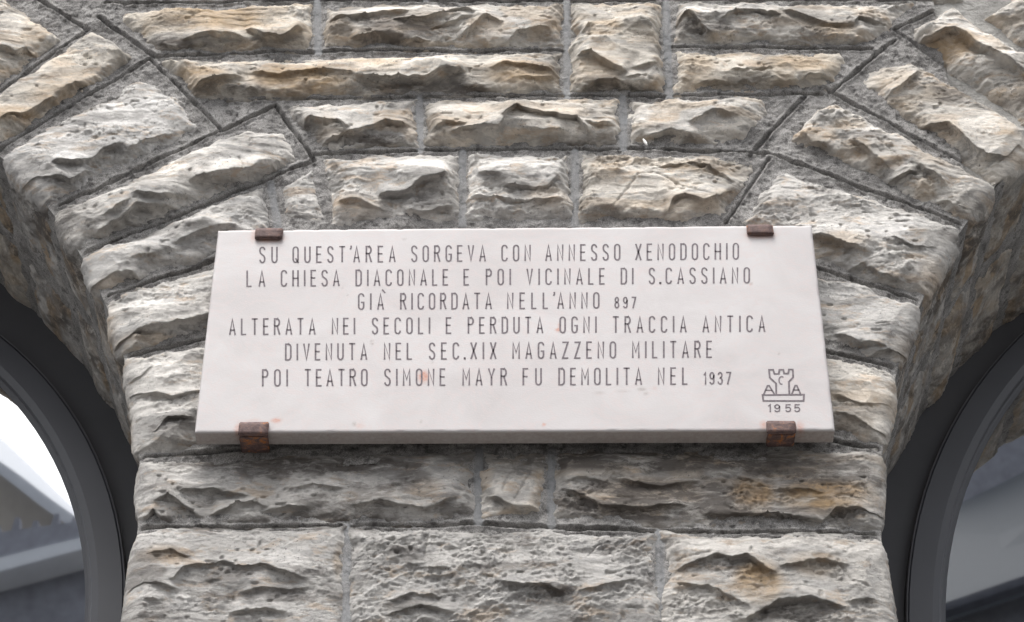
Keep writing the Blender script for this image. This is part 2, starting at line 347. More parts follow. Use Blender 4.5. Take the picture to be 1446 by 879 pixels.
def dist_lines(lines, U, V):
    best = np.full(U.shape, 9.); x0, x1, z0, z1 = U.min() - .03, U.max() + .03, V.min() - .03, V.max() + .03
    for ln in lines:
        P = [np.array(w2(*p)) for p in ln]; PA = np.array(P)
        if PA[:, 0].max() < x0 or PA[:, 0].min() > x1 or PA[:, 1].max() < z0 or PA[:, 1].min() > z1: continue
        for a, b in zip(P[:-1], P[1:]):
            d = b - a; t = np.clip(((U - a[0]) * d[0] + (V - a[1]) * d[1]) / (d @ d), 0, 1)
            best = np.minimum(best, np.hypot(U - a[0] - t * d[0], V - a[1] - t * d[1]))
    return best
def ledge_field(U, V, seed):
    H = np.zeros(U.shape); RG = np.zeros(U.shape)
    x0, x1, z0, z1 = U.min(), U.max(), V.min(), V.max()
    for k, (A, P) in enumerate(LW):
        if P[:, 0].max() < x0 or P[:, 0].min() > x1 or P[:, 1].max() < z0 - .01 or P[:, 1].min() > z1 + .01: continue
        d = P[-1] - P[0]; L = np.hypot(*d); t = d / L; nrm = np.array((-t[1], t[0]))
        if nrm[1] < 0: nrm = -nrm
        pu = (P - P[0]) @ t; pv = (P - P[0]) @ nrm; o = np.argsort(pu)
        u = (U - P[0][0]) * t[0] + (V - P[0][1]) * t[1]; v = (U - P[0][0]) * nrm[0] + (V - P[0][1]) * nrm[1]
        vl = np.interp(u, pu[o], pv[o]) + .0035 * fbm(u / .018, u * 0 + k, 91 + k, 3, .6)
        s = v - vl; tp = sstep(-.016, .012, u) * (1 - sstep(L - .012, L + .016, u))
        A2 = A * (.75 + .5 * vn(u / .04, u * 0 + 3.3, k + 7))
        lam = .020 + .0012 * A * 1000
        up = np.exp(-np.clip(s, 0, 1) / lam)
        dn = np.exp(np.clip(s, -1, 0) / .0022)
        RG = RG + tp * np.where(s > 0, -.75 * np.exp(-np.clip(s, 0, 1) / .030), .65 * np.exp(np.clip(s, -1, 0) / .030)) * min(1, A / .010)
        H += tp * np.where(s > 0, A2 * up, A2 * (dn * 1.3 - .3 * np.exp(np.clip(s, -1, 0) / .022)))
    return H, RG

def body(U, V, e, wn, P, seed, inset, soff, rmod=0.):
    """height of a split-faced stone over the mortar plane; e: distance inside each edge, wn: run-in width per edge"""
    r = fbm(U / .075, V / .05, seed, 4, .6) * .016 + fbm(U / .014, V / .010, seed + 3, 3) * .004
    base = None
    for ei, wi in zip(e, wn):
        x = ei + r - inset
        f = np.where(x > 0, P * (1 - np.exp(-np.clip(x, 0, 9) / wi)), x * 1.2)
        base = f if base is None else np.minimum(base, f)
    em = np.minimum.reduce(e)
    m = sstep(.004, .035, em + r)
    wx = U + .014 * fbm(U / .05, V / .05, seed + 31, 3); wz = V + .011 * fbm(U / .05, V / .05, seed + 37, 3)
    rk = .30 + .80 * float(hsh(np.array(3.), np.array(7.), seed))
    rg = .22 + rk * .9 * sstep(.38, .60, vn(U / .075, V / .045, seed + 19) * .7 + vn(U / .03, V / .02, seed + 23) * .3)   # smooth flakes against crumbly patches
    rg = np.clip(rg + rmod, .05, 2.)
    rot = (hsh(np.array(1.), np.array(2.), seed) - .5) * .5
    X = wx * math.cos(rot) + wz * math.sin(rot); Z = -wx * math.sin(rot) + wz * math.cos(rot)
    h = base * (.72 + .5 * vn(U / .10, V / .07, seed + 29))
    h = h + m * (scoops(X / .15, Z / .085, seed + 41, .6) - .35) * .023 * soff
    h = h + m * (scoops(X / .055, Z / .028, seed + 43, .5) - .35) * .0100 * soff * (.10 + rg)
    h = h + m * (scoops(X / .020, Z / .012, seed + 47, .5) - .35) * .0062 * rg
    h = h + fbm(U / .010, V / .007, seed + 51, 4, .75) * (.0009 + .0032 * rg)
    rn = 1 - np.abs(fbm(U / .016, V / .009, seed + 55, 4, .6)) * 3; h = h + m * .0016 * np.clip(rn, 0, 1) * rg
    # bedding steps, nearly level
    zz = (V + .012 * fbm(U / .09, V / .05, seed + 61, 3)) / .021
    fr = zz - np.floor(zz); h = h + m * .0014 * (1 - fr) * sstep(.0, .14, fr) * sstep(.5, .8, vn(U / .09, V / .05, seed + 8)) * 2 * soff
    pk = vn(U / .0065, V / .005, seed + 95); h = h - m * .0030 * sstep(.62, .85, pk) * np.clip(rg - .25, 0, 1) * sstep(.45, .65, vn(U / .04, V / .03, seed + 96))
    # broken-out pits
    pv = vn(U / .014, V / .009, seed + 71); h = h - m * .0045 * sstep(.80, .93, pv) * sstep(.45, .7, vn(U / .07, V / .05, seed + 72))
    return h, m

def stone_obj(parent, seed, poly, arch=None, warm=.5, P=.026, res=.0022, dirt=0., ledge=1., inset=None, rel=1.):
    """poly: wall-plane points (x,z), convex.  with an arch the LAST and FIRST points lie on its edge and the stone turns the corner into the soffit"""
    poly = np.array(poly); c = poly.mean(0); n = len(poly)
    area = sum(poly[i][0] * poly[(i + 1) % n][1] - poly[(i + 1) % n][0] * poly[i][1] for i in range(n))
    E = []
    for i in range(n):
        if arch is not None and i == n - 1: continue        # the arris itself
        a, b_ = poly[i], poly[(i + 1) % n]; d = (b_ - a) / np.hypot(*(b_ - a)); nr = np.array((d[1], -d[0])) * (1 if area > 0 else -1)
        E.append((a, nr))                                   # nr points outwards
    def edges(U, V):
        e, w = [], []
        for a, nr in E:
            e.append(-((U - a[0]) * nr[0] + (V - a[1]) * nr[1])); w.append(.009 + .013 * max(0, nr[1]) ** 1.5 + .024 * max(0, -nr[1]) ** 1.5 + .007 * abs(nr[0]) ** 2)
        return e, w
    if arch is None:
        x0, z0 = poly.min(0) - .003; x1, z1 = poly.max(0) + .003
        nu = int((x1 - x0) / res) + 2; nv = int((z1 - z0) / res) + 2
        U, V = np.meshgrid(np.linspace(x0, x1, nu), np.linspace(z0, z1, nv))
        e, w = edges(U, V); soff = 1.; face = np.ones(U.shape)
    else:
        q, b = arch.qb(poly[:, 0], poly[:, 1]); bA, bB = b[0], b[-1]; blo, bhi = min(bA, bB), max(bA, bB)
        b0, b1 = b.min() - .004, b.max() + .004; qm = q.max() + .004
        qs = np.concatenate([-arch.depth - .05 + np.arange(0, arch.depth + .05 - .03, res * 2.2), np.arange(-.03, qm, res)])
        stretch = 1 + .5 * qm / arch.r
        bs = np.linspace(b0, b1, int((b1 - b0) * stretch / res) + 2)
        Q, B = np.meshgrid(qs, bs)
        px, pz, ex, ez = arch.frame(B); U = px + ex * Q; V = pz + ez * Q
        face = (Q >= 0).astype(float)
        e, w = edges(U, V)
        jb = np.minimum(B - blo, bhi - B)
        em0 = np.minimum.reduce(e); es = np.where(Q >= 0, em0, jb)
        # keep the separate edges on the face, the two joint lines on the soffit
        jq = np.abs(Q + arch.depth * (.42 + .25 * float(hsh(np.array(1.), np.array(4.), seed))) + .02 * fbm(B / .05, B * 0, seed, 2)) - .004
        e = [np.where(Q >= 0, x, np.minimum(jb, np.where(Q < -.08, jq, jb))) for x in e]; soff = np.where(Q >= 0, 1., .38 + .62 * np.exp(np.clip(Q, -1, 0) / .06))
    LF, RM = ledge_field(U, V, seed); LT = patch(LIGHT, U, V)
    h, m = body(U, V, e, w, P * 1.08, seed, inset if inset is not None else (.001 if arch is None else .008), soff * rel * (1 - .45 * LT), RM - .7 * LT)
    L = LF * m * ledge * 1.38
    cr = dist_lines(CRACKS, U, V) + .0015 * fbm(U / .012, V / .012, 77, 3); h = h - .0040 * np.exp(-(np.maximum(cr, 0) / .0022) ** 2) * m
    if arch is not None: L = L * sstep(-.035, .004, Q)
    h = h + L
    if arch is None:
        Y = -h; X3, Z3 = U, V - .45 * L
        # undercut: brows lean down a little, so they overhang
        V3 = np.stack([X3, Y, Z3], -1)
    else:
        h = h * np.where(Q < 0, .52 + .48 * np.exp(np.clip(Q, -1, 0) / .035), 1.)
        cap = .0125 + .55 * np.abs(Q) + .0030 * fbm(U / .03, V / .02, seed + 91, 3)      # the masons squared the arris
        h = np.where(h > cap, cap + (h - cap) * .18, h)
        t = np.clip((.016 - Q) / .032, 0, 1) * math.pi / 2
        ny = -np.cos(t); nx = -ex * np.sin(t); nz = -ez * np.sin(t)
        r_ = np.clip(1 - np.abs(Q) / .016, 0, 1) ** 2 * .003
        bx = px + ex * np.maximum(Q, 0); by = np.maximum(-Q, 0); bz = pz + ez * np.maximum(Q, 0) - .45 * L
        hh = h - r_
        V3 = np.stack([bx + nx * hh, by + ny * hh, bz + nz * hh], -1)
    keep = (h > -.010)
    F = grid_faces(U.shape[1], U.shape[0], keep)
    A = np.zeros(U.shape + (4,)); A[..., 0] = patch(OCHRE, U, V); A[..., 1] = warm; A[..., 2] = np.clip(patch(DIRT_SHADE, U, V) + dirt + .45 * sstep(.54, .74, vn(U / .10, V / .032, seed + 83) * .75 + .25 * vn(U / .025, V / .015, seed + 84)), 0, 1)
    A[..., 0] = np.maximum(A[..., 0], .34 * sstep(.56, .75, vn(U / .07, V / .03, seed + 85)) * (warm > .25))
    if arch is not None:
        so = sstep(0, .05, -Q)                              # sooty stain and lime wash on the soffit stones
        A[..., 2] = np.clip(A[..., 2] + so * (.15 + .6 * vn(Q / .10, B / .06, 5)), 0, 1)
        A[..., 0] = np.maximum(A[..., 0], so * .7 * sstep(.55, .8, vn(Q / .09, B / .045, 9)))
    A[..., 3] = .5 + .5 * LT - .12 * A[..., 2] + .16 * fbm(U / .12, V / .06, seed + 81, 3)
    V3, F, A = compact(V3.reshape(-1, 3), F, A.reshape(-1, 4))
    if arch is None or arch.side > 0: F = F[:, ::-1] if arch is not None else F
    # outward winding: make the mean normal face the street
    a, b_, c_ = V3[F[:, 0]], V3[F[:, 1]], V3[F[:, 2]]
    nrm = np.cross(b_ - a, c_ - a)
    if nrm[:, 1].sum() > 0: F = F[:, ::-1]
    o = mesh_obj('stone', V3, np.ascontiguousarray(F), M_STONE, parent, True, attr=A)
    return o

# ------------------------------------------------------------------ the wall
WALL = empty('stone_building', (0, 0, 0))
tag(WALL, 'pier of rough grey limestone blocks between two arched window openings', 'building')
POLYS = []                            # (polygon, arch) for the mortar
_seed = [100]
def plain(px, **k):
    _seed[0] += 101; p = [w2(x, y) for x, y in px]; POLYS.append((np.array(p), None)); return stone_obj(WALL, _seed[0], p, **k)
def vouss(arch, jt, outer, jb, **k):
    """jt / jb: upper and lower joint as two photo points running towards the opening; outer: points between their outer ends"""
    _seed[0] += 101
    T = arch.hit(w2(*jt[0]), w2(*jt[1])); Bt = arch.hit(w2(*jb[0]), w2(*jb[1]))
    p = [tuple(T)] + [w2(x, y) for x, y in outer] + [tuple(Bt)]
    POLYS.append((np.array(p), arch)); return stone_obj(WALL, _seed[0], p, arch=arch, **k)

# left arch, from the top
J = [((-20,-28),(-140,75)), ((125,46),(0,135)), ((212,86),(0,217)), ((389,153),(85,296)), ((444,232),(120,363)), ((384,347),(155,423)), ((350,471),(180,508)), ((350,640),(197,652)), ((500,747),(200,751)), ((486,925),(190,925)), ((486,1060),(190,1060))]
vouss(AL, J[0], [(-20,-28),(40,2),(68,36),(98,56)], J[1], warm=.7, P=.030)
vouss(AL, J[1], [(130,40),(170,64),(196,86),(190,98)], J[2], warm=.8, P=.028)
vouss(AL, J[2], [(192,114),(218,114),(270,150),(290,190)], J[3], warm=.0, P=.024, rel=.65)
vouss(AL, J[3], [(350,184),(402,190),(430,222),(428,238)], J[4], warm=.25, P=.034)
vouss(AL, J[4], [(380,260),(386,345)], J[5], warm=.1, P=.028)
vouss(AL, J[5], [(352,357),(352,470)], J[6], warm=.15, P=.030)
vouss(AL, J[6], [(352,473),(352,638)], J[7], warm=.2, P=.026)
vouss(AL, J[7], [(672,640),(672,744)], J[8], warm=.1, P=.018, dirt=.38, ledge=.75, inset=-.007, rel=.6)
vouss(AL, J[8], [(486,749),(486,925)], J[9], warm=.05, P=.022, ledge=.65, inset=-.007, rel=.5, dirt=.26)
vouss(AL, J[9], [(560,928),(560,1060)], J[10], warm=.3, P=.03, res=.006)
# right arch, from the top
K = [((1500,-45),(1600,30)), ((1353,4),(1446,70)), ((1263,47),(1446,176)), ((1165,131),(1394,255)), ((1080,218),(1360,323)), ((1110,370),(1302,430)), ((1110,488),(1271,526)), ((1110,618),(1250,640)), ((958,755),(1247,760)), ((938,925),(1270,925)), ((938,1060),(1270,1060))]
vouss(AR, K[0], [(1500,-45),(1390,26)], K[1], warm=.5, P=.030)
vouss(AR, K[1], [(1340,12),(1284,44),(1284,60)], K[2], warm=.4, P=.034)
vouss(AR, K[2], [(1292,90),(1242,92),(1206,117),(1240,150),(1300,192)], K[3], warm=.55, P=.026, rel=.6)
vouss(AR, K[3], [(1176,144),(1138,162),(1108,206)], K[4], warm=.4, P=.034)
vouss(AR, K[4], [(1108,240),(1090,250),(1036,318),(1060,352)], K[5], warm=.15, P=.028, rel=.75)
vouss(AR, K[5], [(1108,372),(1108,487)], K[6], warm=.1, P=.024, rel=.7)
vouss(AR, K[6], [(1108,490),(1108,617)], K[7], warm=.5, P=.026)
vouss(AR, K[7], [(783,640),(783,744)], K[8], warm=.3, P=.020, dirt=.42, ledge=.75, inset=-.007, rel=.6)
vouss(AR, K[8], [(934,756),(938,925)], K[9], warm=.25, P=.024, ledge=.75, inset=-.007, rel=.55, dirt=.24)
vouss(AR, K[9], [(880,928),(880,1060)], K[10], warm=.3, P=.03, res=.006)
# level courses
plain([(172,20),(442,8),(444,80),(232,85),(172,46)], warm=.9, P=.030)
plain([(456,10),(797,8),(797,75),(456,77)], warm=.45, P=.032)
plain([(804,9),(936,10),(942,140),(804,140)], warm=.75, P=.036)
plain([(949,8),(1335,7),(1258,48),(1230,73),(949,70)], warm=.4, P=.030)
plain([(222,90),(797,79),(797,142),(300,150),(276,143)], warm=.75, P=.032)
plain([(949,75),(1185,79),(1200,95),(1165,133),(949,141)], warm=.9, P=.028)
plain([(408,152),(588,146),(592,216),(458,221),(408,180)], warm=.3, P=.030)
plain([(598,146),(876,142),(876,213),(596,216)], warm=.6, P=.034)
plain([(884,143),(1078,142),(1088,165),(1052,207),(884,213)], warm=.5, P=.030)
plain([(452,226),(650,221),(650,320),(470,322)], warm=.2, P=.030)
plain([(657,221),(810,220),(808,320),(656,320)], warm=.15, P=.030)
plain([(816,220),(1080,225),(1022,320),(816,320)], warm=.65, P=.032)
plain([(391,264),(446,238),(466,322),(404,328)], warm=.1, P=.022)
plain([(680,640),(775,640),(775,741),(680,742)], warm=.35, P=.020, ledge=.8, inset=-.005, rel=.5)
plain([(494,749),(926,754),(930,925),(490,925)], warm=.05, P=.022, ledge=.65, inset=-.007, rel=.42, dirt=.26)
plain([(568,930),(872,930),(872,1060),(568,1060)], warm=.4, P=.03, res=.004)
for x0, x1, wm in ((30, 448, .7), (456, 598, .4), (606, 797, .4), (804, 942, .5), (950, 1360, .4)):
    plain([(x0, -80), (x1, -80), (x1, 2), (x0 + (110 if x0 == 30 else 0), 3)], warm=wm, res=.0042)

# the arches and courses go on beyond the picture
for A, jl, wm in ((AL, J[0], .5), (AR, K[0], .4)):
    q0, b0 = A.qb(*A.hit(w2(*jl[0]), w2(*jl[1]))); th = float(b0) / A.r
    for k in range(4):
        t0, t1 = th + .006 + k * .19, th + (k + 1) * .19 - .006
        if t1 > math.radians(100): break
        def rp(t, r): return (A.c[0] + A.side * math.cos(t) * r, A.c[1] + math.sin(t) * r)
        _seed[0] += 101; p = [rp(t1, A.r), rp(t1, A.r + .40), rp(t0, A.r + .40), rp(t0, A.r)]
        POLYS.append((np.array(p), A)); stone_obj(WALL, _seed[0], p, arch=A, warm=wm, P=.03, res=.005)
zz = w2(723, -88)[1]
for k in range(5):
    x = -1.5 + .13 * (k % 3); z0 = zz + k * .135
    while x < 1.6:
        L = .28 + .35 * float(hsh(np.array(float(k)), np.array(round(x * 100.)), 5)); p = [(x, z0), (x + L, z0), (x + L, z0 + .12), (x, z0 + .12)]
        if all(math.hypot(px - A.c[0], pz - A.c[1]) > A.r + .44 for px, pz in p for A in (AL, AR)):
            _seed[0] += 101; POLYS.append((np.array(p), None)); stone_obj(WALL, _seed[0], p, warm=.5, P=.028, res=.006)
        x += L + .015

# mortar: pointing between the stones, ruled with a groove, smooth ribbons on the upright joints
GROOVE = [[(55,4),(125,46),(0,135),(-90,199)],[(140,30),(220,86)],[(212,88),(0,217)],[(214,90),(311,186)],[(389,154),(85,296)],[(392,158),(444,231)],[(444,232),(120,363)],[(384,347),(155,423)],[(350,471),(180,508)],[(350,640),(197,652)],
 [(150,10),(456,5),(870,6),(1340,5)],[(220,86),(320,81),(478,78),(797,77)],[(949,72),(1118,74),(1230,75)],[(320,146),(600,143),(800,141),(945,141),(1160,137)],[(445,223),(595,218),(893,215),(1080,221)],
 [(1353,4),(1262,47),(1446,176)],[(1353,4),(1446,70)],[(1390,27),(1446,-6)],[(1264,60),(1176,133)],[(1165,131),(1394,255)],[(1137,140),(1066,214)],[(1080,219),(1360,323)],[(1085,230),(1024,320)],[(1110,370),(1302,430)],[(1110,488),(1271,526)],[(1110,618),(1250,640)],
 [(197,751),(346,749),(500,747),(656,745),(782,751),(958,755),(1250,760)],[(190,925),(1270,925)]]
RIBBON = [[(448,4),(450,80)],[(800,6),(801,142)],[(940,6),(945,142)],[(592,143),(594,218)],[(879,141),(880,215)],[(653,219),(653,322)],[(812,218),(812,322)],[(382,262),(394,330)],[(676,640),(676,744)],[(779,640),(779,748)],[(490,748),(490,925)],[(930,756),(934,925)],[(602,-80),(602,4)]]
def build_mortar():
    xl, zt = w2(-60, -90); xr, zb = w2(1506, 1065); step = .0030
    xs = np.arange(xl, xr, step); zs = np.arange(zb, zt, step)
    U, V = np.meshgrid(xs, zs)
    qL, bL = AL.qb(U, V); qR, bR = AR.qb(U, V)
    ins = np.full(U.shape, -9.)
    for poly, arch in POLYS:
        n = len(poly); area = sum(poly[i][0] * poly[(i + 1) % n][1] - poly[(i + 1) % n][0] * poly[i][1] for i in range(n))
        x0, z0 = poly.min(0) - .02; x1, z1 = poly.max(0) + .02
        i0, i1 = np.searchsorted(xs, [x0, x1]); j0, j1 = np.searchsorted(zs, [z0, z1]); u = U[j0:j1, i0:i1]; v = V[j0:j1, i0:i1]
        e = np.full(u.shape, 9.)
        for i in range(n):
            if arch is not None and i == n - 1: continue
            a, b_ = poly[i], poly[(i + 1) % n]; d = (b_ - a) / np.hypot(*(b_ - a)); nr = np.array((d[1], -d[0])) * (1 if area > 0 else -1)
            e = np.minimum(e, -((u - a[0]) * nr[0] + (v - a[1]) * nr[1]))
        ins[j0:j1, i0:i1] = np.maximum(ins[j0:j1, i0:i1], e)
    jit = .0034 * fbm(U / .04, V / .04, 11, 4)
    g = dist_lines(GROOVE, U, V) + jit; rb = dist_lines(RIBBON, U, V) + jit * .6
    h = .0100 + .0078 * fbm(U / .07, V / .05, 21, 4) + .0040 * fbm(U / .014, V / .011, 22, 4, .65) + .0016 * fbm(U / .006, V / .006, 25, 2)
    h += .0035 * np.exp(-((g - .0072) / .0030) ** 2)
    gd = .0090 * (.25 + 1.2 * vn(U / .12, V / .12, 33))
    h = h * (1 - .6 * np.exp(-(g / .004) ** 2)) - gd * .85 * np.exp(-(g / .0029) ** 2)
    rm = 1 - sstep(.0075, .0105, rb); h = h * (1 - rm * .9) + rm * (.0100 + .0010 * fbm(U / .02, V / .03, 44, 3) - .0022 * (rb / .0085) ** 2)
    em = np.minimum(qL, qR) + .006; fade = sstep(0, .02, em); h = h * fade + .006 * (1 - fade)
    keep = (ins < .030) & (em > -step * 1.01)
    X, Z = U.copy(), V.copy()
    for q, A in ((qL, AL), (qR, AR)):                       # pull the last row of points onto the opening's edge
        q = q + .006; msk = (q < 0) & (q > -step * 1.5); dx = (U - A.c[0]); dz = V - A.c[1]; rr = np.hypot(dx, dz); up = dz > 0
        X = np.where(msk & up, A.c[0] + dx * (A.r - .006) / rr, np.where(msk, A.c[0] + A.side * (A.r - .006), X)); Z = np.where(msk & up, A.c[1] + dz * (A.r - .006) / rr, Z)
    ok = (em > -step * 1.45)
    i = np.arange(U.size).reshape(U.shape); F = np.stack([i[:-1, :-1], i[:-1, 1:], i[1:, 1:], i[1:, :-1]], -1).reshape(-1, 4)
    F = F[keep.ravel()[F].any(1) & ok.ravel()[F].all(1)]
    RC = np.zeros(U.shape + (4,)); RC[..., 0] = rm * (.5 + .5 * vn(U / .02, V / .03, 3)); RC[..., 3] = 1
    V3, F, RC = compact(np.stack([X, -h, Z], -1).reshape(-1, 3), F, RC.reshape(-1, 4))
    VV, FF = [V3], [F]; off = len(V3)
    for A in (AL, AR):                                      # soffit mortar bed
        b0 = -.75; b1 = A.r * 1.15
        Q, B = np.meshgrid(np.arange(-A.depth - .058, .0061, .008), np.arange(b0, b1, .005))
        px, pz, ex, ez = A.frame(B)
        hh = .006 + (.0015 + .005 * fbm(Q / .05, B / .03, 71, 3)) * sstep(0, .02, -Q)
        v = np.stack([px - ex * hh, -Q, pz - ez * hh], -1).reshape(-1, 3); f = grid_faces(Q.shape[1], Q.shape[0])
        VV.append(v); FF.append(f + off); off += len(v)
    VV = np.concatenate(VV); RA = np.zeros((len(VV), 4)); RA[:len(RC)] = RC; RA[:, 3] = 1
    o = mesh_obj('mortar', VV, np.concatenate(FF), M_MORTAR, WALL, True, attr=RA)
    return o
build_mortar()

# the facade beyond the blocks that were measured, and the ground
M_WALL = make_simple("rubble_wall", (.34, .33, .31), .95, 0, 25, .02, .35, 9)
def facade_beyond():
    xl, zt = w2(-60, -90); xr, zb = w2(1506, 1065)
    step = .05; xs = np.arange(-6, 6.01, step); zs = np.arange(0, 8.01, step); U, V = np.meshgrid(xs, zs)
    em = np.full(U.shape, 9.); X, Z = U.copy(), V.copy()
    for A in (AL, AR):
        dx = np.abs(U - A.c[0]); dz = V - A.c[1]; q = np.where(dz > 0, np.hypot(dx, dz) - A.r, dx - A.r)
        q = q + .006; msk = (q < 0) & (q > -step * 1.5); rr = np.maximum(np.hypot(dx, dz), 1e-6); up = dz > 0; sg = np.sign(U - A.c[0])
        X = np.where(msk & up, A.c[0] + (U - A.c[0]) * A.r / rr, np.where(msk, A.c[0] + sg * A.r, X)); Z = np.where(msk & up, A.c[1] + dz * A.r / rr, Z)
        em = np.minimum(em, q)
    inner = (U > xl + .10) & (U < xr - .10) & (V > zb + .10) & (V < zt - .10)
    i = np.arange(U.size).reshape(U.shape); F = np.stack([i[:-1, :-1], i[:-1, 1:], i[1:, 1:], i[1:, :-1]], -1).reshape(-1, 4)
    ok = (em > -step * 1.45) & ~inner
    F = F[ok.ravel()[F].all(1) & (em > 0).ravel()[F].any(1)]
    V3, F, _ = compact(np.stack([X, np.full(X.shape, .006), Z], -1).reshape(-1, 3), F)
    mesh_obj('wall', V3, F, M_WALL, WALL, False)
facade_beyond()

# ------------------------------------------------------------------ windows in the arches
def loop_pts(cx, cz, r, zlow, n=64):
    th = np.linspace(0, math.pi, n)
    pts = [(cx + r, zlow)] + [(cx + r * math.cos(t), cz + r * math.sin(t)) for t in th] + [(cx - r, zlow)]
    return pts
def sweep(prof, cx, cz, r, zlow):
    V, F = [], []; L = None
    for o, y in prof:
        p = loop_pts(cx, cz, r + o, zlow); L = len(p); V += [(x, y, z) for x, z in p]
    for k in range(len(prof) - 1):
        for j in range(L - 1):
            F.append((k * L + j, (k + 1) * L + j, (k + 1) * L + j + 1, k * L + j + 1))
    return V, F
def window(A, gx, gz, gr, D):
    cz = EYE + gz; zl = .9
    yg = D + .026
    V, F = sweep([(.078, D + .036), (.9, D + .036)], gx, cz, gr, zl)
    # outer lining runs behind the stones: clip it to the thickness of the wall
    fr = mesh_obj('window', V, F, M_FRAMED, WALL, True)
    V, F = sweep([(.0, yg + .01), (.0, D + .016), (.004, D + .010), (.020, D + .0035), (.072, D), (.076, D + .003), (.080, D + .006), (.080, D + .040)], gx, cz, gr, zl)
    mesh_obj('frame', V, F, M_FRAME, fr, False)
    V, F = sweep([(.0755, D - .0003), (.0785, D + .0005), (.0802, D + .006)], gx, cz, gr, zl)
    mesh_obj('gasket', V, F, M_EDGE, fr, False)
    p = loop_pts(gx, cz, gr + .012, zl); V = [(x, yg, z) for x, z in p]
    mesh_obj('pane', V, [tuple(range(len(V)))], M_GLASS, fr)
    V, F = sweep([(-.012, yg - .001), (-.004, yg - .006), (.004, yg - .008)], gx, cz, gr, zl)
    mesh_obj('glazing_bead', V, F, M_FRAME, fr, False)
window(AL, -1.984, 2.568, 1.063, .52)
window(AR, 2.286, 2.561, 1.331, .67 - .03)

# ------------------------------------------------------------------ the plaque
YF = -.082; TH = .040
PC = [at(275, 611, YF), at(1179, 608, YF), at(1146, 318.5, YF), at(308, 325.5, YF)]     # bl br tr tl
PLAQUE = empty('marble_plaque', tuple((PC[0] + PC[1]) / 2))
tag(PLAQUE, 'pale marble commemorative plaque with six engraved Italian lines on the rough wall', 'plaque')
def slab():
    nu, nv = 330, 150
    s = np.linspace(0, 1, nu); t = np.linspace(0, 1, nv); s_, t_ = np.meshgrid(s, t)
    P = (PC[0][None, None] * ((1 - s_) * (1 - t_))[..., None] + PC[1] * (s_ * (1 - t_))[..., None] + PC[2] * (s_ * t_)[..., None] + PC[3] * ((1 - s_) * t_)[..., None])
    Wd = np.hypot(*(PC[1] - PC[0])[[0, 2]]); Hd = np.hypot(*(PC[3] - PC[0])[[0, 2]])
    e = np.minimum(np.minimum(s_ * Wd, (1 - s_) * Wd), np.minimum(t_ * Hd, (1 - t_) * Hd))
    chip = .0018 * sstep(.62, .8, vn(P[..., 0] / .02, P[..., 2] / .02, 5))
    P = P.copy(); P[..., 1] += (.0012 + chip) * (1 - sstep(0, .0035, e))
    col = np.zeros((nv, nu, 4)); col[..., 3] = 1
    RS = [(379,337,26,7,.6),(358,332,5,12,.4),(358,596,14,5,.25),(390,594,9,4,.75),(336,606,6,10,.55),(598,532,9,10,.95),(508,602,8,5,.3),(768,600,3,3,.8),(1078,600,6,7,.6),(1130,604,7,10,.5),(1104,625,26,8,.4),(788,466,5,3,.9),(790,460,2,5,.5),(1060,402,2,2,.5),(1074,332,24,6,.6),(540,366,3,4,.2),(925,548,4,4,.2)]
    DK = [(500,599,2.5,4,.7),(906,550,7,3,.65),(912,556,4,3,.5),(846,555,10,3,.25),(525,482,2,3,.5),(526,486,3,2,.6),(1100,500,2,2,.6),(571,338,4,2,.4),(542,409,2,2,.3),(1061,401,2.5,2,.5),(595,596,2,3,.5),(610,512,2,2,.4),(880,553,12,2,.25),(705,453,2,3,.3),(483,407,1.5,1.5,.5),(490,417,1.5,2,.5)]
    for ch, lst in ((0, RS), (2, DK)):
        for px, py, rx, ry, st in lst:
            c = at(px, py, YF); k = at(px + 1, py, YF)[0] - c[0]; kz = abs(at(px, py + 1, YF)[2] - c[2])
            d = np.hypot((P[..., 0] - c[0]) / (rx * k), (P[..., 2] - c[2]) / (ry * kz)); col[..., ch] = np.maximum(col[..., ch], st * (1 - sstep(.3, 1.25, d)))
    V = P.reshape(-1, 3); F = grid_faces(nu, nv)
    # sides and back
    ring = np.concatenate([np.arange(nu), np.arange(1, nv) * nu + nu - 1, (nv - 1) * nu + np.arange(nu - 2, -1, -1), np.arange(nv - 2, 0, -1) * nu])
    rb = V[ring].copy(); 
    rings = []
    for dy, grow in ((.0055, .0008), (TH, .0008)):
        r = V[ring].copy(); cen = V.mean(0); r[:, 1] = YF + dy; rings.append(r)
    allV = np.concatenate([V] + rings); n = len(ring); o1 = len(V); o2 = o1 + n
    k = np.arange(n); k2 = (k + 1) % n
    side1 = np.stack([ring[k], o1 + k, o1 + k2, ring[k2]], -1); side2 = np.stack([o1 + k, o2 + k, o2 + k2, o1 + k2], -1)
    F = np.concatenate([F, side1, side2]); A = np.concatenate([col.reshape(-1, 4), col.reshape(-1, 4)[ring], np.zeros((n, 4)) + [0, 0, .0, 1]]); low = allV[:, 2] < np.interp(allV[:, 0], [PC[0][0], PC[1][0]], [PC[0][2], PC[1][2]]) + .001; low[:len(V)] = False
    A = A[:len(allV)]; A[low, 2] = .55  # underside of the slab darkened in the colour to stand in for shade
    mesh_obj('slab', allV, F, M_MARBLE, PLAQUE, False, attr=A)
    B = [p + np.array((0, TH + .0, 0)) for p in PC]
    mesh_obj('slab_back', B, [(0, 3, 2, 1)], M_MARBLE, PLAQUE)
slab()

